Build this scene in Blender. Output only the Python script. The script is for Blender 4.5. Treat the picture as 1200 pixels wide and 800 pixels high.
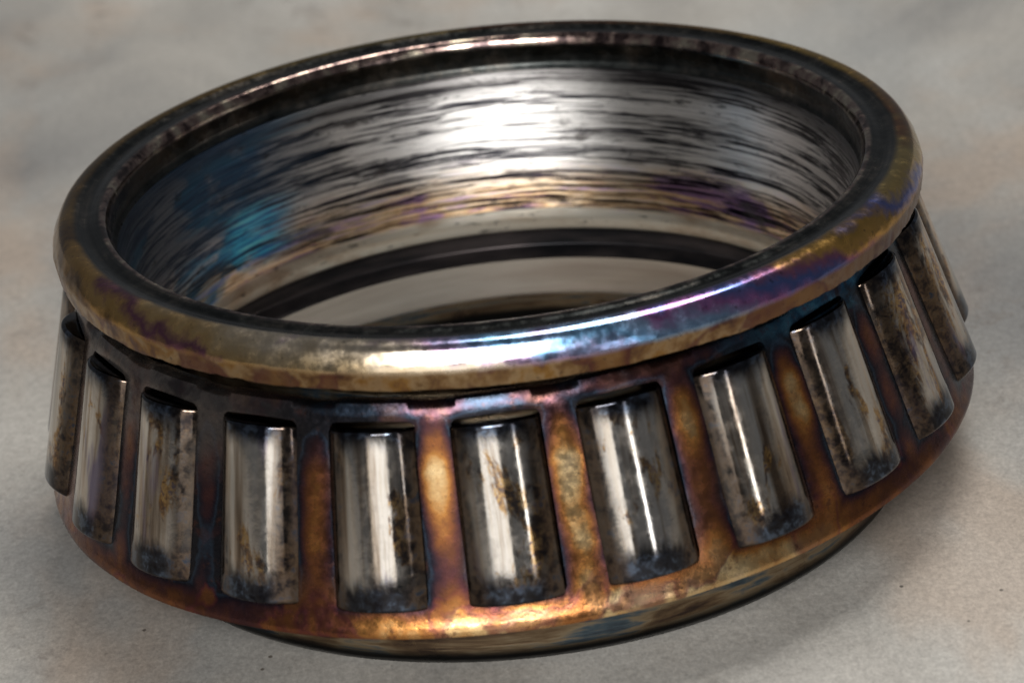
import bpy, bmesh, math, random
from mathutils import Matrix, Vector, noise as mnoise

# ------------------------------------------------------------------ clear
for o in list(bpy.data.objects): bpy.data.objects.remove(o, do_unlink=True)
scene = bpy.context.scene
COL = scene.collection
S = 0.05                 # metres per unit: the rim's radius is 50 mm
H0 = 0.789               # height of the rim's crest above the table, in units
R = math.radians
random.seed(4)

# ------------------------------------------------------------------ camera
cam_d = bpy.data.cameras.new('camera'); cam = bpy.data.objects.new('camera', cam_d); COL.objects.link(cam)
scene.camera = cam
D, EL, ROLL, FPX = 8.0, 0.373, 0.112, 4074.7
ce, se, cr, sr = math.cos(EL), math.sin(EL), math.cos(ROLL), math.sin(ROLL)
fw = Vector((0, ce, -se)); up0 = Vector((0, se, ce)); rt0 = Vector((1, 0, 0))
cx = rt0 * cr - up0 * sr; cy = rt0 * sr + up0 * cr
pos = Vector((0, -D * ce, D * se + H0)) * S
cam.matrix_world = Matrix(((cx.x, cy.x, -fw.x, pos.x), (cx.y, cy.y, -fw.y, pos.y), (cx.z, cy.z, -fw.z, pos.z), (0, 0, 0, 1)))
cam_d.sensor_fit = 'HORIZONTAL'; cam_d.sensor_width = 36
cam_d.lens = FPX / 1200 * 36
cam_d.shift_x = 33.8 / 1200; cam_d.shift_y = -208.7 / 1200
cam_d.clip_start = 0.01; cam_d.clip_end = 50
cam_d.dof.use_dof = True; cam_d.dof.focus_distance = 7.75 * S; cam_d.dof.aperture_fstop = 36

# ------------------------------------------------------------------ world and lamps
w = bpy.data.worlds.new('World'); scene.world = w; w.use_nodes = True
bg = w.node_tree.nodes['Background']; bg.inputs[0].default_value = (0.92, 0.95, 1.0, 1); bg.inputs[1].default_value = 0.12
def area(name, loc, target, sx, sy, watts, col):
    l = bpy.data.lights.new(name, 'AREA'); l.shape = 'RECTANGLE'; l.size = sx; l.size_y = sy
    l.energy = watts; l.color = col
    o = bpy.data.objects.new(name, l); COL.objects.link(o); o.location = loc
    o.rotation_euler = (Vector(target) - Vector(loc)).to_track_quat('-Z', 'Y').to_euler()
    return o
area('overhead_softbox', (0.20, 0.28, 0.95), (0, 0.02, 0), 0.42, 0.34, 9.0, (1.0, 0.97, 0.92))
area('front_lamp', (-0.15, -0.95, 0.58), (0, 0, 0.03), 0.62, 0.30, 16.5, (1.0, 0.985, 0.96))
area('front_softbox', (-0.34, -1.10, 0.18), (0, 0, 0.03), 0.66, 0.30, 0.95, (1.0, 0.98, 0.95))
area('side_strip', (0.50, -0.95, 0.22), (0, 0, 0.03), 0.07, 0.36, 0.40, (0.97, 0.98, 1.0))
scene.view_settings.view_transform = 'Standard'; scene.view_settings.look = 'None'
scene.view_settings.exposure = 0.0; scene.view_settings.gamma = 1.0
scene.render.engine = 'CYCLES'

# ------------------------------------------------------------------ node helpers
class NB:
    def __init__(s, name):
        s.m = bpy.data.materials.new(name); s.m.use_nodes = True
        s.t = s.m.node_tree; s.n = s.t.nodes; s.l = s.t.links
        s.b = s.n['Principled BSDF']
    def put(s, sock, v):
        if v is None: return
        if isinstance(v, bpy.types.NodeSocket): s.l.new(v, sock)
        elif isinstance(v, tuple) and len(v) == 3 and sock.type == 'RGBA': sock.default_value = (*v, 1)
        else: sock.default_value = v
    def coords(s, scale=(1, 1, 1), loc=(0, 0, 0)):
        tc = s.n.new('ShaderNodeTexCoord'); mp = s.n.new('ShaderNodeMapping')
        s.l.new(tc.outputs['Object'], mp.inputs['Vector'])
        mp.inputs['Scale'].default_value = tuple(a / S for a in scale)
        mp.inputs['Location'].default_value = loc
        return mp.outputs[0]
    def noise(s, vec, scale, detail=4, rough=.55, dist=0, wv=None, color=False):
        n = s.n.new('ShaderNodeTexNoise'); n.inputs['Scale'].default_value = scale
        n.inputs['Detail'].default_value = detail; n.inputs['Roughness'].default_value = rough
        n.inputs['Distortion'].default_value = dist
        s.l.new(vec, n.inputs['Vector'])
        if wv is not None: n.noise_dimensions = '4D'; s.put(n.inputs['W'], wv)
        return n.outputs['Color' if color else 'Fac']
    def vor(s, vec, scale, feature='F1'):
        n = s.n.new('ShaderNodeTexVoronoi'); n.feature = feature; n.inputs['Scale'].default_value = scale
        s.l.new(vec, n.inputs['Vector']); return n.outputs['Distance']
    def math(s, op, a, b=None, c=None, clamp=False):
        n = s.n.new('ShaderNodeMath'); n.operation = op; n.use_clamp = clamp
        for i, v in enumerate((a, b, c)): s.put(n.inputs[i], v)
        return n.outputs[0]
    def rng(s, v, a, b, c=0., d=1., smooth=True):
        n = s.n.new('ShaderNodeMapRange'); n.interpolation_type = 'SMOOTHSTEP' if smooth else 'LINEAR'
        s.put(n.inputs['Value'], v)
        for k, x in zip(('From Min', 'From Max', 'To Min', 'To Max'), (a, b, c, d)): s.put(n.inputs[k], x)
        return n.outputs[0]
    def ramp(s, fac, stops, interp='LINEAR'):
        n = s.n.new('ShaderNodeValToRGB'); cr_ = n.color_ramp; cr_.interpolation = interp
        while len(cr_.elements) < len(stops): cr_.elements.new(0.5)
        for e, (p, c) in zip(cr_.elements, stops): e.position = p; e.color = (*c, 1) if len(c) == 3 else c
        s.l.new(fac, n.inputs[0]); return n.outputs[0]
    def mix(s, fac, a, b, mode='MIX'):
        n = s.n.new('ShaderNodeMix'); n.data_type = 'RGBA'; n.blend_type = mode
        s.put(n.inputs[0], fac); s.put(n.inputs[6], a); s.put(n.inputs[7], b); return n.outputs[2]
    def sep(s, vec):
        n = s.n.new('ShaderNodeSeparateXYZ'); s.l.new(vec, n.inputs[0]); return n.outputs
    def vadd(s, a, b, k=1.0):
        n = s.n.new('ShaderNodeVectorMath'); n.operation = 'MULTIPLY_ADD'
        s.l.new(b, n.inputs[0]); n.inputs[1].default_value = (k, k, k); s.l.new(a, n.inputs[2]); return n.outputs[0]
    def rand(s): return s.n.new('ShaderNodeObjectInfo').outputs['Random']
    def bump(s, h, strength, dist, prev=None):
        n = s.n.new('ShaderNodeBump'); n.inputs['Strength'].default_value = strength; n.inputs['Distance'].default_value = dist
        s.l.new(h, n.inputs['Height'])
        if prev is not None: s.l.new(prev, n.inputs['Normal'])
        return n.outputs[0]
    def done(s, col, metal, rough, normal=None, **kw):
        s.put(s.b.inputs['Base Color'], col); s.put(s.b.inputs['Metallic'], metal); s.put(s.b.inputs['Roughness'], rough)
        if normal is not None: s.l.new(normal, s.b.inputs['Normal'])
        for k, v in kw.items(): s.put(s.b.inputs[k.replace('_', ' ')], v)
        return s.m

def front_angle(b, vec):
    """0..1 round the axis, 0.5 at the front (-Y), 0.75 at +X"""
    o = b.sep(vec)
    a = b.math('ARCTAN2', o[0], b.math('MULTIPLY', o[1], -1.0))
    return b.math('MULTIPLY_ADD', a, 1 / (2 * math.pi), 0.5), o

STRAW = (.72, .52, .26); GOLD = (.52, .33, .08); AMBER = (.48, .20, .030); BROWN = (.20, .085, .035)
PURPLE = (.17, .065, .12); VIOLET = (.20, .12, .36); BLUE = (.05, .17, .42); CYAN = (.10, .42, .60)
STEEL = (.62, .60, .57); DARK = (.030, .028, .030); TAN = (.55, .42, .28); OLIVE = (.36, .27, .10)

# ------------------------------------------------------------------ materials
def mat_table():
    b = NB('mottled_table_board'); v = b.coords()
    big = b.noise(b.coords((.45, .8, 1)), .50, 2, .5, .4)
    mid = b.noise(b.coords((1, .55, 1)), 1.5, 5, .55, .5)
    fine = b.noise(b.coords((1, .7, 1)), 48, 3, .6)
    grain = b.noise(b.coords((1, .6, 1)), 120, 2, .6)
    c = b.ramp(b.math('ADD', b.math('MULTIPLY', big, .62), b.math('MULTIPLY', mid, .38)),
               [(.38, (.155, .155, .155)), (.46, (.235, .23, .22)), (.53, (.305, .292, .27)), (.62, (.40, .388, .365))])
    rust = b.noise(b.coords((1.0, .6, 1), (2.3, 4.1, 0)), 1.1, 4, .55, .4)
    c = b.mix(b.rng(rust, .48, .62, 0, .50), c, (.33, .245, .18))
    cool = b.noise(b.coords((1.1, .6, 1)), .95, 3, .5, .3, wv=3.1)
    c = b.mix(b.rng(cool, .50, .68, 0, .5), c, (.27, .285, .29))
    sp = b.noise(b.coords((1, .8, 1)), 7, 6, .75, .5)
    gate = b.rng(b.noise(b.coords((1, .6, 1)), 1.6, 2, .5, wv=5.), .47, .60)
    c = b.mix(b.math('MULTIPLY', gate, b.rng(sp, .54, .66, 0, .62)), c, (.15, .13, .115))
    c = b.mix(.26, c, b.ramp(fine, [(.3, (.22, .22, .22)), (.7, (.72, .72, .72))]), 'OVERLAY')
    c = b.mix(.20, c, b.ramp(grain, [(.3, (.15, .15, .15)), (.7, (.85, .85, .85))]), 'OVERLAY')
    c = b.mix(1.0, c, (.75, .745, .735), 'MULTIPLY')
    crumb = b.vor(b.coords((1, .8, 1)), 16)
    c = b.mix(b.math('MULTIPLY', b.rng(crumb, .10, .05), b.rng(b.noise(v, 4, 2), .55, .6)), c, (.07, .06, .05))
    n = b.bump(b.math('ADD', b.math('MULTIPLY', fine, .6), grain), .18, .0003)
    return b.done(c, 0., b.rng(mid, .3, .7, .55, .75), n)

def mat_rim():
    b = NB('heat_tinted_rim_steel'); v = b.coords()
    wob = b.noise(v, 5.5, 4, .6, .4); wob2 = b.noise(v, 17, 4, .6, .3); finen = b.noise(v, 90, 3, .6)
    a, o = front_angle(b, v)
    zz = b.math('SUBTRACT', o[2], H0)
    t = b.math('ADD', a, b.math('MULTIPLY_ADD', wob, .11, -.055))
    t = b.math('ADD', t, b.math('MULTIPLY_ADD', wob2, .05, -.025))
    t = b.math('ADD', t, b.math('MULTIPLY_ADD', zz, .9, .062))
    shine = b.ramp(t, [(.0, BROWN), (.10, OLIVE), (.20, (.32, .19, .05)), (.27, (.15, .09, .035)), (.31, (.28, .17, .06)), (.34, (.11, .06, .03)), (.36, (.38, .22, .07)), (.38, (.46, .28, .10)), (.40, PURPLE), (.42, (.52, .34, .15)),
        (.46, (.55, .42, .26)), (.50, (.66, .56, .44)), (.525, (.40, .27, .42)), (.555, (.16, .34, .55)), (.585, (.30, .42, .62)), (.61, (.36, .15, .36)), (.635, (.10, .16, .40)),
        (.655, (.32, .13, .22)), (.675, (.60, .34, .10)), (.70, (.42, .25, .07)), (.725, (.12, .15, .40)), (.75, (.46, .32, .12)), (.77, OLIVE), (.81, BROWN), (.9, GOLD), (1, BROWN)])
    skirt = b.ramp(b.math('ADD', b.math('MULTIPLY', wob, .55), b.math('MULTIPLY', wob2, .45)),
        [(.32, (.05, .04, .045)), (.40, (.13, .07, .05)), (.46, (.28, .17, .08)), (.51, (.42, .30, .17)), (.56, (.34, .19, .06)), (.62, (.16, .085, .06)), (.72, (.16, .12, .12))])
    cool = b.rng(a, .55, .63, 0, .55)
    skirt = b.mix(cool, skirt, (.16, .09, .09))
    ln = b.noise(v, 5.0, 3, .55, .5, wv=2.2)
    skirt = b.mix(b.rng(ln, .52, .55, 0, .75), skirt, b.ramp(ln, [(.52, (.10, .03, .05)), (.56, (.15, .06, .05)), (.64, (.26, .14, .06))]))
    isshine = b.rng(b.math('ADD', zz, b.math('MULTIPLY_ADD', wob2, .016, -.008)), -.066, -.048)
    skirt = b.mix(1.0, skirt, (.78, .74, .70), 'MULTIPLY')
    c = b.mix(isshine, skirt, shine)
    rr = b.math('SQRT', b.math('ADD', b.math('MULTIPLY', o[0], o[0]), b.math('MULTIPLY', o[1], o[1])))
    top = b.math('SUBTRACT', 1.0, b.rng(b.math('ADD', rr, b.math('MULTIPLY_ADD', wob, .02, -.01)), .938, .956))
    rv = b.n.new('ShaderNodeCombineXYZ'); b.put(rv.inputs[0], b.math('MULTIPLY', rr, 70.)); b.put(rv.inputs[1], b.math('MULTIPLY', a, 14.))
    lathe = b.math('ADD', b.math('MULTIPLY', b.noise(v, 8, 5, .7), .55), b.math('MULTIPLY', b.noise(rv.outputs[0], 1., 4, .6), .45))
    c = b.mix(top, c, b.ramp(lathe, [(.40, (.012, .014, .014)), (.50, (.032, .034, .033)), (.58, (.075, .068, .06)), (.68, (.20, .17, .14))]))
    edge = b.math('MULTIPLY', b.rng(rr, .893, .884), b.rng(b.math('SUBTRACT', zz, b.math('MULTIPLY_ADD', wob, .02, -.01)), -.035, -.02))
    c = b.mix(edge, c, b.ramp(wob2, [(.38, (.05, .035, .035)), (.5, (.24, .17, .15)), (.65, (.46, .40, .31))]))
    spots = b.rng(finen, .62, .72, 0, .6)
    c = b.mix(spots, c, DARK)
    ro = b.rng(b.noise(v, 30, 5, .7), .35, .7, .13, .30)
    ro = b.math('ADD', ro, b.math('MULTIPLY', b.math('SUBTRACT', 1.0, isshine), .14))
    n = b.bump(b.noise(v, 60, 4, .6), .035, .0002)
    return b.done(c, 1., ro, n)

def mat_bore():
    b = NB('scored_bore_steel'); v = b.coords()
    a, o = front_angle(b, v); zz = b.math('SUBTRACT', o[2], H0)
    warp = b.noise(v, 3.0, 3, .5, color=True)
    vs = b.vadd(b.coords((1.9, 1.9, 48)), warp, 1.1)
    vl = b.vadd(b.coords((3.6, 3.6, 120)), warp, 1.3)
    s1 = b.noise(vs, 1.0, 6, .68, .3); s2 = b.noise(vl, 1.0, 5, .7)
    patch = b.noise(b.coords((1, 1, 2.6)), 2.6, 5, .6, .5)
    f = b.math('ADD', b.math('MULTIPLY', s1, .52), b.math('MULTIPLY', s2, .48))
    base = b.ramp(f, [(.39, (.010, .010, .014)), (.448, (.05, .05, .058)), (.478, (.28, .27, .27)), (.515, (.78, .76, .74)), (.60, (.97, .95, .93))])
    # heat tints: blue at the left of the bore, straw and purple towards the lower lip
    x = o[0]
    bl = b.math('MULTIPLY', b.rng(x, -.34, -.60), b.rng(patch, .46, .58, 0, .95))
    base = b.mix(bl, base, b.ramp(s1, [(.40, (.010, .02, .05)), (.50, (.03, .12, .26)), (.58, (.05, .40, .66)), (.72, (.12, .55, .70))]))
    cm = b.math('MULTIPLY', b.rng(b.math('ABSOLUTE', b.math('ADD', x, b.math('MULTIPLY_ADD', patch, .2, .47))), .10, .02), b.rng(b.math('ABSOLUTE', b.math('ADD', zz, .36)), .10, .04))
    cm = b.math('MULTIPLY', cm, b.rng(b.math('ADD', b.math('MULTIPLY', s1, .5), b.math('MULTIPLY', s2, .5)), .45, .53))
    low = b.rng(b.math('ADD', zz, b.math('MULTIPLY_ADD', patch, .16, -.08)), -.31, -.42)
    tint = b.ramp(b.math('ADD', b.math('MULTIPLY', patch, .5), b.math('MULTIPLY', s1, .5)),
        [(.36, (.10, .06, .05)), (.43, (.36, .18, .42)), (.48, (.66, .42, .20)), (.53, (.85, .66, .44)), (.58, (.44, .26, .48)), (.66, (.76, .60, .46))])
    base = b.mix(b.math('MULTIPLY', low, .92), base, b.mix(1.0, tint, (1.25, 1.25, 1.25), 'MULTIPLY'), 'MULTIPLY')
    darkp = b.rng(b.noise(b.coords((1, 1, 3.2)), 3.4, 5, .65, .6, wv=2.3), .56, .66, 0, .8)
    base = b.mix(darkp, base, b.mix(s2, (.02, .02, .025), (.14, .12, .11)))
    lip = b.rng(b.math('ADD', zz, b.math('MULTIPLY_ADD', patch, .03, -.015)), -.455, -.475)
    base = b.mix(lip, base, b.ramp(patch, [(.35, (.55, .42, .30)), (.5, (.80, .76, .66)), (.7, (.85, .83, .76))]))
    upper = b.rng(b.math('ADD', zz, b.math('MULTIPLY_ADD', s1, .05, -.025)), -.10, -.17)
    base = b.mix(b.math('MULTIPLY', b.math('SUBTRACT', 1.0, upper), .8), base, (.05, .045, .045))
    navy = b.math('MULTIPLY', b.rng(b.math('ADD', x, b.math('MULTIPLY_ADD', patch, .5, -.25)), -.36, -.58), b.rng(zz, -.40, -.28, .25, .85))
    base = b.mix(navy, base, b.mix(s2, (.010, .014, .025), (.05, .09, .15)))
    base = b.mix(b.math('MULTIPLY', cm, .85), base, b.ramp(s2, [(.40, (.03, .05, .20)), (.50, (.04, .24, .48)), (.58, (.07, .46, .66)), (.68, (.20, .62, .66))]))
    s3 = b.noise(b.vadd(b.coords((16, 16, 330)), warp, 2.0), 1.0, 3, .6)
    pit = b.noise(b.coords((14, 14, 60)), 1.0, 4, .7)
    base = b.mix(b.math('MULTIPLY', b.rng(pit, .60, .68), .7), base, (.03, .03, .032))
    h = b.math('ADD', b.math('ADD', s1, b.math('MULTIPLY', s2, .7)), b.math('MULTIPLY', s3, .35))
    nolip = b.math('SUBTRACT', 1.0, lip)
    n = b.n.new('ShaderNodeBump'); b.put(n.inputs['Strength'], b.math('MULTIPLY', nolip, .30)); n.inputs['Distance'].default_value = .00026
    b.l.new(h, n.inputs['Height'])
    tg = b.n.new('ShaderNodeTangent'); tg.direction_type = 'RADIAL'; tg.axis = 'Z'
    ro = b.mix(lip, b.rng(s2, .35, .65, .48, .36), (.30, .30, .30))
    return b.done(base, 1., ro, n.outputs[0], Anisotropic=b.math('MULTIPLY', nolip, .88), Anisotropic_Rotation=.25, Tangent=tg.outputs[0])

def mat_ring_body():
    b = NB('stained_and_shaded_ring_steel'); v = b.coords()
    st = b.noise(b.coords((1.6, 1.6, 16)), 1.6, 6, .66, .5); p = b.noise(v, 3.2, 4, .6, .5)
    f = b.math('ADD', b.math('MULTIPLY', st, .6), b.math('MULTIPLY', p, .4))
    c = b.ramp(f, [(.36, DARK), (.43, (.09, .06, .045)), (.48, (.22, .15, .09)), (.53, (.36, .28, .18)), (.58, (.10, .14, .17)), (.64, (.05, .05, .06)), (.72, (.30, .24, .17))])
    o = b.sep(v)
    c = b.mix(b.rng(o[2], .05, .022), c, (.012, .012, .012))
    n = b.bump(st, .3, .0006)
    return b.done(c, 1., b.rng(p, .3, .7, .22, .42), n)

def mat_lower_bore():
    b = NB('polished_lower_bore_steel'); v = b.coords(); st = b.noise(b.coords((1, 1, 12)), 1.4, 4, .6)
    return b.done(b.ramp(st, [(.35, (.50, .45, .40)), (.65, (.72, .68, .62))]), 1., .16)

def mat_cage():
    b = NB('heat_tinted_cage_steel'); v = b.coords()
    a, o = front_angle(b, v); zz = b.math('SUBTRACT', o[2], H0)
    p1 = b.noise(v, 4.2, 3, .5, .3); p2 = b.noise(v, 12, 4, .6, .3); p3 = b.noise(v, 45, 4, .65); fine = b.noise(v, 130, 3, .6)
    at = b.n.new('ShaderNodeAttribute'); at.attribute_name = 'edge'; e = at.outputs['Fac']
    # heat runs from the pocket edges inwards: blue-black, purple, brown, amber, straw
    h = b.rng(zz, -.14, -.62, 0, 1, smooth=False)
    t = b.math('MULTIPLY', b.math('POWER', e, 2.2), .50)
    t = b.math('ADD', t, b.math('MULTIPLY_ADD', p1, 1.0, -.50)); t = b.math('ADD', t, b.math('MULTIPLY_ADD', p2, .50, -.25))
    t = b.math('ADD', t, b.math('MULTIPLY_ADD', p3, .12, -.06))
    side = b.math('ABSOLUTE', b.math('SUBTRACT', a, .53))
    t = b.math('ADD', t, b.rng(side, .03, .14, 0, .34))
    t = b.math('ADD', t, b.ramp(h, [(0, (.86,) * 3), (.10, (.76,) * 3), (.16, (.50,) * 3), (.30, (.17,) * 3), (.50, (.30,) * 3), (.74, (.42,) * 3), (.86, (.24,) * 3), (1, (.20,) * 3)]))
    c = b.ramp(t, [(.02, (.56, .42, .26)), (.14, (.60, .43, .22)), (.24, (.46, .28, .12)), (.33, (.36, .16, .045)), (.43, (.21, .08, .03)), (.53, (.125, .05, .028)),
        (.62, (.085, .035, .033)), (.72, (.045, .024, .03)), (.82, (.022, .02, .03)), (.92, (.035, .05, .075)), (1., (.02, .02, .025))])
    grey = b.math('MULTIPLY', b.rng(a, .44, .36), b.rng(zz, -.36, -.22, 0, .7))
    c = b.mix(grey, c, b.ramp(p2, [(.35, (.06, .05, .05)), (.5, (.19, .165, .15)), (.65, (.28, .23, .20))]))
    bluef = b.math('MULTIPLY', b.rng(a, .57, .66), b.rng(b.math('ADD', zz, b.math('MULTIPLY_ADD', p2, .10, -.05)), -.225, -.165))
    c = b.mix(bluef, c, b.ramp(p2, [(.36, (.02, .03, .05)), (.48, (.03, .12, .22)), (.58, (.08, .26, .40)), (.66, (.12, .07, .12)), (.75, (.05, .05, .06))]))
    ln = b.noise(v, 6.5, 3, .55, .4, wv=7.7)
    line = b.math('MULTIPLY', b.rng(ln, .52, .56), b.rng(zz, -.48, -.57, .15, .75))
    c = b.mix(line, c, b.ramp(ln, [(.52, (.10, .03, .05)), (.555, (.14, .04, .04)), (.60, (.24, .09, .03)), (.70, (.30, .13, .05))]))
    dirt = b.math('MULTIPLY', b.rng(b.noise(v, 22, 5, .7, .3, wv=1.5), .56, .66), b.rng(zz, -.30, -.55, .3, .75))
    c = b.mix(dirt, c, (.10, .04, .025))
    c = b.mix(b.rng(fine, .60, .70, 0, .5), c, (.04, .025, .025))
    ro = b.rng(p3, .3, .7, .16, .32)
    n = b.bump(b.math('ADD', p3, b.math('MULTIPLY', fine, .5)), .09, .0003)
    return b.done(c, .95, ro, n)

def mat_roller():
    b = NB('stained_roller_steel'); rnd = b.rand(); wv = b.math('MULTIPLY', rnd, 37.0)
    v = b.coords(); o = b.sep(v)
    st = b.noise(b.coords((14, 14, .8)), 1.0, 5, .62, .3, wv=wv)
    st2 = b.noise(b.coords((40, 40, 2.2)), 1.0, 4, .6, .2, wv=wv)
    bl = b.noise(b.coords((9, 9, 3.2)), 1.0, 6, .72, .8, wv=wv)
    bl2 = b.noise(b.coords((4, 4, 2.6)), 1.0, 5, .6, .4, wv=b.math('ADD', wv, 9.0))
    sp = b.noise(v, 34, 5, .7, .3, wv=wv)
    c = b.ramp(b.math('ADD', b.math('MULTIPLY', st, .65), b.math('MULTIPLY', st2, .35)),
        [(.36, (.14, .10, .07)), (.43, (.36, .30, .24)), (.49, (.58, .54, .49)), (.56, (.52, .46, .39)), (.62, (.26, .185, .13)), (.70, (.50, .46, .41))])
    stain = b.rng(b.math('ADD', b.math('MULTIPLY', bl, .6), b.math('MULTIPLY', bl2, .4)), .515, .55)
    sc = b.ramp(sp, [(.34, (.025, .022, .03)), (.44, (.10, .06, .045)), (.50, (.26, .14, .05)), (.56, (.50, .32, .12)), (.62, (.11, .07, .10)), (.70, (.06, .08, .14))])
    c = b.mix(b.math('MULTIPLY', stain, .88), c, sc)
    vi = b.rng(b.noise(b.coords((9, 9, 1.5)), 1.0, 4, .6, .3, wv=b.math('ADD', wv, 4.0)), .56, .64, 0, .7)
    c = b.mix(vi, c, (.16, .13, .26))
    L = .385
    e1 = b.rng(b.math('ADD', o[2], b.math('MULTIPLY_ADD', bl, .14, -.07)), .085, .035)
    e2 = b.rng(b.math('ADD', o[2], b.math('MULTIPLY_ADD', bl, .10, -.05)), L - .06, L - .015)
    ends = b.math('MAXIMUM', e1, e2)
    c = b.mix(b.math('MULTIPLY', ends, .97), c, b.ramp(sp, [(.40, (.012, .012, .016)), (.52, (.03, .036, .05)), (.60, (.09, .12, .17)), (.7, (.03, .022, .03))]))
    flank_shade = b.rng(b.math('ADD', b.math('ABSOLUTE', o[1]), b.math('MULTIPLY_ADD', bl2, .05, -.025)), .046, .078, 0, .92)  # roller sides darkened in colour, deepening the shade beside the pocket edges
    c = b.mix(flank_shade, c, b.ramp(sp, [(.4, (.03, .025, .025)), (.55, (.12, .085, .06)), (.65, (.05, .06, .08))]))
    ro = b.rng(sp, .35, .7, .07, .20)
    n = b.bump(b.math('ADD', b.math('MULTIPLY', st2, .5), sp), .05, .00022)
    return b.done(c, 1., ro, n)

def mat_groove_shade():
    b = NB('shaded_black_groove'); v = b.coords(); k = b.noise(b.coords((2, 2, 14)), 2, 4, .6)  # near-black colour paints the undercut's shade into the groove
    return b.done(b.ramp(k, [(.4, (.012, .012, .014)), (.7, (.06, .05, .05))]), .8, .4)

M = dict(groove_shade=mat_groove_shade(), table=mat_table(), rim=mat_rim(), bore=mat_bore(), body=mat_ring_body(), cage=mat_cage(), roller=mat_roller(), lower=mat_lower_bore())

# ------------------------------------------------------------------ mesh helpers
def link(name, me, parent=None):
    o = bpy.data.objects.new(name, me); COL.objects.link(o)
    if parent: o.parent = parent
    return o
def finish(me, mats, angle=32):
    for m in mats: me.materials.append(m)
    for p in me.polygons: p.use_smooth = True
    me.set_sharp_from_angle(angle=R(angle))
    me.update()
def fillet(pts, n=5):
    """closed polygon [(r, z, fillet radius)] -> points with rounded corners"""
    out = []; k = len(pts)
    for i in range(k):
        p0, p1, p2 = (Vector(pts[j % k][:2]) for j in (i - 1, i, i + 1)); f = pts[i][2] if len(pts[i]) > 2 else 0
        a, c = p0 - p1, p2 - p1
        if f <= 0 or a.length < 1e-6 or c.length < 1e-6: out.append(tuple(p1)); continue
        d = min(f, a.length * .48, c.length * .48)
        s, e = p1 + a.normalized() * d, p1 + c.normalized() * d
        for j in range(n + 1):
            t = j / n; q = s * (1 - t) ** 2 + p1 * 2 * t * (1 - t) + e * t * t
            out.append(tuple(q))
    return out
def revolve(prof, seg, disp=None, matf=None):
    """closed profile in units, z measured from the crest"""
    vs, fs, ms = [], [], []; n = len(prof)
    for i in range(seg):
        t = 2 * math.pi * i / seg; c, s = math.cos(t), math.sin(t)
        for (r, z) in prof:
            if disp: r, z = disp(r, z, c, s)
            vs.append((r * c * S, r * s * S, (z + H0) * S))
    for i in range(seg):
        j = (i + 1) % seg
        for k in range(n):
            l = (k + 1) % n
            fs.append((i * n + k, j * n + k, j * n + l, i * n + l))
            if matf: ms.append(matf((prof[k][0] + prof[l][0]) / 2, (prof[k][1] + prof[l][1]) / 2))
    me = bpy.data.meshes.new('m'); me.from_pydata(vs, [], fs)
    if matf: me.polygons.foreach_set('material_index', ms)
    bm = bmesh.new(); bm.from_mesh(me); bmesh.ops.recalc_face_normals(bm, faces=bm.faces); bm.to_mesh(me); bm.free()
    return me

# ------------------------------------------------------------------ table
def build_table():
    bm = bmesh.new(); n = 60; L = 2.6
    x0, y0 = -L / 2, -0.7
    vs = [[bm.verts.new((x0 + L * i / n, y0 + L * j / n, 0)) for i in range(n + 1)] for j in range(n + 1)]
    for j in range(n):
        for i in range(n): bm.faces.new((vs[j][i], vs[j][i + 1], vs[j + 1][i + 1], vs[j + 1][i]))
    me = bpy.data.meshes.new('table_surface'); bm.to_mesh(me); bm.free()
    me.materials.append(M['table'])
    o = link('table_surface', me); o['kind'] = 'structure'; o['label'] = 'mottled grey beige board the bearing stands on'
    return o
build_table()

# ------------------------------------------------------------------ bearing
bearing = bpy.data.objects.new('roller_bearing', None); COL.objects.link(bearing)
bearing['label'] = 'heat-tinted steel tapered roller bearing standing on a mottled grey board'
bearing['category'] = 'bearing'
bearing.empty_display_size = .03

# inner ring: foot, raceway, lower bore
body = fillet([(.878, -.789, .004), (.905, -.789, .006), (.921, -.772, .008), (.925, -.66, .01), (.930, -.62, 0), (.972, -.604, .006), (.972, -.575, .006),
               (.935, -.565, 0), (.873, -.165, .004), (.873, -.088, 0), (.866, -.088, 0), (.842, -.46, 0), (.842, -.518, .004), (.875, -.535, .006), (.875, -.582, .004), (.826, -.600, 0), (.830, -.698, .006), (.866, -.744, .01)])
me = revolve(body, 300, matf=lambda r, z: (0 if z < -.703 else 1 if z < -.602 else 2) if (r < .88 and z < -.50) else 0); finish(me, [M['body'], M['lower'], M['groove_shade']])  # dark body steel on the lower chamfer paints in a reflected shadow arc
ring = link('inner_ring', me, bearing); ring.name = 'inner_ring'

# bore sleeve (scored running surface with rounded lower lip)
bore = fillet([(.866, -.090, .003), (.858, -.097, .004), (.854, -.112, .004), (.829, -.462, .02), (.823, -.495, .018), (.832, -.522, .010), (.850, -.527, .004), (.8425, -.43, 0)])
me = revolve(bore, 360); finish(me, [M['bore']])
link('bore', me, ring)

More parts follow.
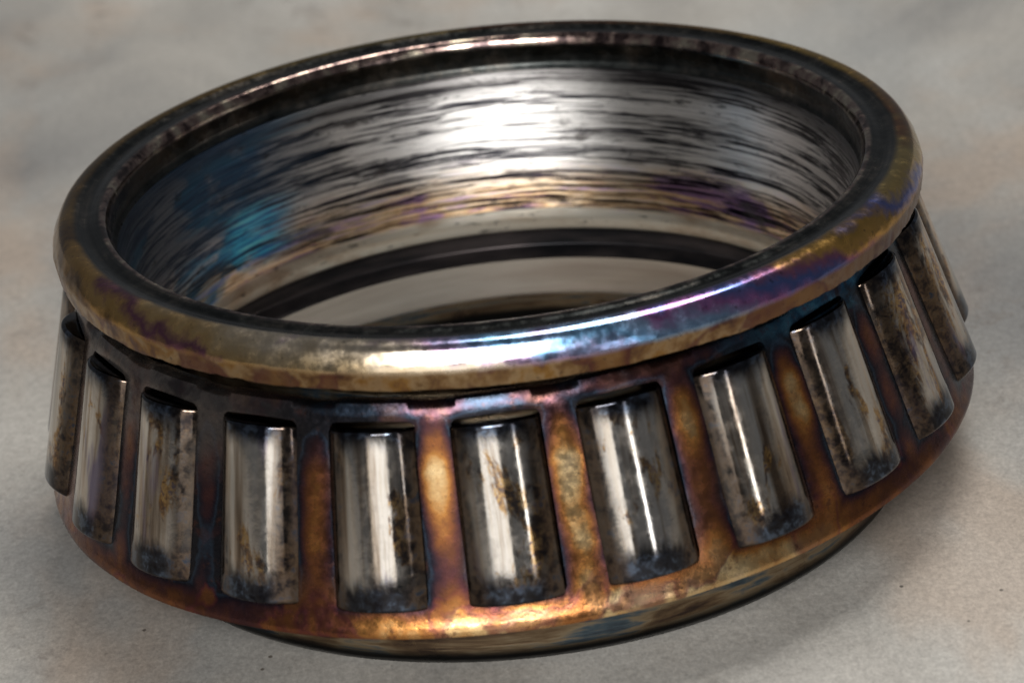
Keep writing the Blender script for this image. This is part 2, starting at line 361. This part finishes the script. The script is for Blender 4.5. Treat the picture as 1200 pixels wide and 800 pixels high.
# rim: rounded bead with a ragged skirt
def rim_disp(r, z, c, s):
    p = Vector((c * 9, s * 9, z * 30)); k = mnoise.noise(p) ; k2 = mnoise.noise(Vector((c * 40, s * 40, z * 60 + 5)))
    dr, dz = 0, 0
    if r > .93 and z < -.03:
        q = .35 + .9 * min(1, abs(c)) ** 2
        dr = q * (.0011 * k + .0010 * k2)
        if z < -.07: dz = q * (.006 * k + .005 * k2); dr -= q * .003 * abs(k2)
    elif r > .93: dr = .0002 * k; dz = .0002 * mnoise.noise(Vector((c * 7, s * 7, 9)))
    else: dz = .0003 * k2
    return r + dr, z + dz
rim = fillet([(.998, -.100, .008), (1.003, -.056, .006), (.998, -.040, .012), (.980, -.006, .018), (.953, .001, .014), (.918, -.011, .012), (.893, -.004, .008), (.877, -.004, .008),
              (.865, -.024, .012), (.868, -.078, .010), (.858, -.092, .003), (.880, -.100, 0), (.884, -.062, .006), (.955, -.060, .010), (.988, -.094, .004)])
me = revolve(rim, 720, rim_disp); finish(me, [M['rim']], 38)
link('rim', me, ring)

# tilt of the loose cage: it has sunk on one side
TILT = .030
piv = Vector((0, 0, (H0 - .60) * S))
Tm = Matrix.Translation(piv) @ Matrix.Rotation(-math.atan(TILT), 4, 'Y') @ Matrix.Translation(-piv)

# cage: conical band with one rounded window for each roller
NR = 23; PHASE = R(268.7)
PROF = [(.905, -.150), (.928, -.145), (.941, -.148), (.950, -.157), (.958, -.178), (1.070, -.553), (1.0815, -.596), (1.0885, -.605), (1.0885, -.618), (1.070, -.628), (1.0, -.629)]
WA, WB = 4, 5
def cone(theta, r, z):
    return Vector((r * math.cos(theta) * S, r * math.sin(theta) * S, (z + H0) * S))
def tab(x, da):
    g = max(0., min(1., (.36 - abs(x) / da) / .07)); return .006 * g * g * (3 - 2 * g) - .002
def build_cage():
    bm = bmesh.new(); da = 2 * math.pi / NR
    el = bm.verts.layers.float.new('edge')
    (r1, z1), (r2, z2) = PROF[WA], PROF[WB]
    L = math.hypot(r2 - r1, z2 - z1)
    def pt(th, f):   # f 0..1 from the top of the window zone to the bottom
        return th, r1 + (r2 - r1) * f, z1 + (z2 - z1) * f
    nb, nsd, nc = 9, 14, 6
    for i in range(NR):
        tc = PHASE + i * da
        fa, fb = .004, .996
        def halfw(f): return (.0935 + (.102 - .0935) * f) / (r1 + (r2 - r1) * f)
        rc = .016
        # hole loop built as a rounded rectangle in (x tangential, f): counter-clockwise from the top-left corner
        pts = []
        def add_corner(sx, top, rev):
            fc = fa + rc / L if top else fb - rc / L
            hw = halfw(fa if top else fb); rcx = rc / (r1 if top else r2)
            arr = []
            for k in range(nc + 1):
                an = math.pi / 2 * k / nc     # from side (0) to end (pi/2)
                x = sx * (hw - rcx + rcx * math.cos(an)); f = fc + (-1 if top else 1) * (rc / L) * math.sin(an)
                # outer partner: first half sits on the side, second half on the end
                if k <= nc / 2: ox, of = sx * da / 2, f if k < nc / 2 else (0 if top else 1)
                else: ox, of = x, (0 if top else 1)
                arr.append((x, f, ox, of))
            if rev: arr.reverse()
            pts.extend(arr)
        add_corner(-1, True, False)
        for k in range(1, nb):
            u = k / nb; x0 = -(halfw(fa) - rc / r1); x = x0 * (1 - 2 * u)
            pts.append((x, fa - .006 * math.sin(math.pi * u), x, 0))
        add_corner(1, True, True)
        for k in range(1, nsd):
            u = k / nsd; f = fa + rc / L + (fb - fa - 2 * rc / L) * u
            pts.append((halfw(f), f, da / 2, f))
        add_corner(1, False, False)
        for k in range(1, nb):
            u = k / nb; x0 = halfw(fb) - rc / r2; x = x0 * (1 - 2 * u)
            pts.append((x, fb, x, 1))
        add_corner(-1, False, True)
        for k in range(1, nsd):
            u = 1 - k / nsd; f = fa + rc / L + (fb - fa - 2 * rc / L) * u
            pts.append((-halfw(f), f, -da / 2, f))
        hv = [bm.verts.new(cone(*pt(tc + p[0], p[1]))) for p in pts]
        # outer partners live on the zone's border; f 0 and 1 extended a little into the bands
        def opt(p):
            f = p[3]
            if f <= 0: return cone(tc + p[2], *PROF[WA - 1])
            if f >= 1: return cone(tc + p[2], *PROF[WB + 1])
            return cone(*pt(tc + p[2], f))
        for v_ in hv: v_[el] = 1.0
        ov = [bm.verts.new(opt(p)) for p in pts]
        n = len(pts)
        for k in range(n):
            j = (k + 1) % n
            try: bm.faces.new((hv[k], hv[j], ov[j], ov[k]))
            except ValueError: pass
        # bands above and below, following the same angular stations
        tops = sorted({round(p[2], 6) for p in pts if p[3] <= 0}); bots = sorted({round(p[2], 6) for p in pts if p[3] >= 1})
        for st, idx in ((tops, list(range(0, WA))), (bots, list(range(WB + 1, len(PROF))))):
            rows = [[bm.verts.new(cone(tc + x, PROF[q][0], PROF[q][1] + (tab(x, da) if q < 3 else 0))) for x in st] for q in idx]
            for a_, b_ in zip(rows, rows[1:]):
                for k in range(len(st) - 1): bm.faces.new((a_[k], a_[k + 1], b_[k + 1], b_[k]))
    bmesh.ops.remove_doubles(bm, verts=bm.verts, dist=2e-6)
    bmesh.ops.dissolve_degenerate(bm, edges=bm.edges, dist=1e-7)
    bmesh.ops.recalc_face_normals(bm, faces=bm.faces)
    # slight hand-formed unevenness
    for v in bm.verts:
        k = mnoise.noise(v.co * 90); rad = Vector((v.co.x, v.co.y, 0)).normalized()
        v.co += rad * k * .00012
    me = bpy.data.meshes.new('cage'); bm.to_mesh(me); bm.free()
    return me
me = build_cage(); finish(me, [M['cage']], 40)
cage = link('cage', me, bearing)
cage.matrix_basis = Tm
so = cage.modifiers.new('sheet', 'SOLIDIFY'); so.thickness = .022 * S; so.offset = -1
bv = cage.modifiers.new('edge', 'BEVEL'); bv.width = .0065 * S; bv.segments = 3; bv.limit_method = 'ANGLE'; bv.angle_limit = R(50)

# rollers
O1, O2 = Vector((1.105, -.547)), Vector((.999, -.177))       # outer line, bottom and top
RL = (O2 - O1).length
def roller_mesh():
    NS = 56; vs = []; fs = []
    f = .009
    st = []
    for k in range(6):
        a = math.pi / 2 * k / 5; st.append((f * (1 - math.sin(a)), f * (1 - math.cos(a))))
    secs = [(.0, .035)] + [(s, d) for (d, s) in [(x[0], x[1]) for x in st]]
    lo = [(s, d) for (d, s) in st]                 # (axial, inset) bottom edge
    hi = [(RL - s, d) for (s, d) in reversed(lo)]
    rows = lo + [(RL * t, 0) for t in (.2, .4, .6, .8)] + hi
    for (s, inset) in rows:
        t = s / RL
        w, fd, bd = .1165 + (.1035 - .1165) * t, .080 + (.075 - .080) * t, .085 + (.040 - .085) * t
        for i in range(NS):
            a = 2 * math.pi * i / NS; ca, sa = math.cos(a), math.sin(a)
            dx = (fd - inset) * ca if ca > 0 else (bd - inset) * ca
            vs.append(((-fd + dx) * S, (w - inset) * sa * S, s * S))
    n = len(rows)
    for k in range(n - 1):
        for i in range(NS):
            j = (i + 1) % NS; fs.append((k * NS + i, k * NS + j, (k + 1) * NS + j, (k + 1) * NS + i))
    fs.append(tuple(range(NS - 1, -1, -1))); fs.append(tuple((n - 1) * NS + i for i in range(NS)))
    me = bpy.data.meshes.new('roller'); me.from_pydata(vs, [], fs); finish(me, [M['roller']], 40)
    return me
rme = roller_mesh()
for i in range(NR):
    th = PHASE + i * 2 * math.pi / NR
    er = Vector((math.cos(th), math.sin(th), 0)); et = Vector((-math.sin(th), math.cos(th), 0))
    ax = (er * (O2.x - O1.x) + Vector((0, 0, O2.y - O1.y))).normalized()
    ex = et.cross(ax).normalized()
    lo = (er * O1.x + Vector((0, 0, O1.y + H0))) * S
    lo += ax * random.uniform(-.003, .003) * S + et * random.uniform(-.004, .004) * S
    mat = Matrix(((ex.x, et.x, ax.x, lo.x), (ex.y, et.y, ax.y, lo.y), (ex.z, et.z, ax.z, lo.z), (0, 0, 0, 1)))
    o = link('roller', rme, bearing); o.matrix_basis = Tm @ mat
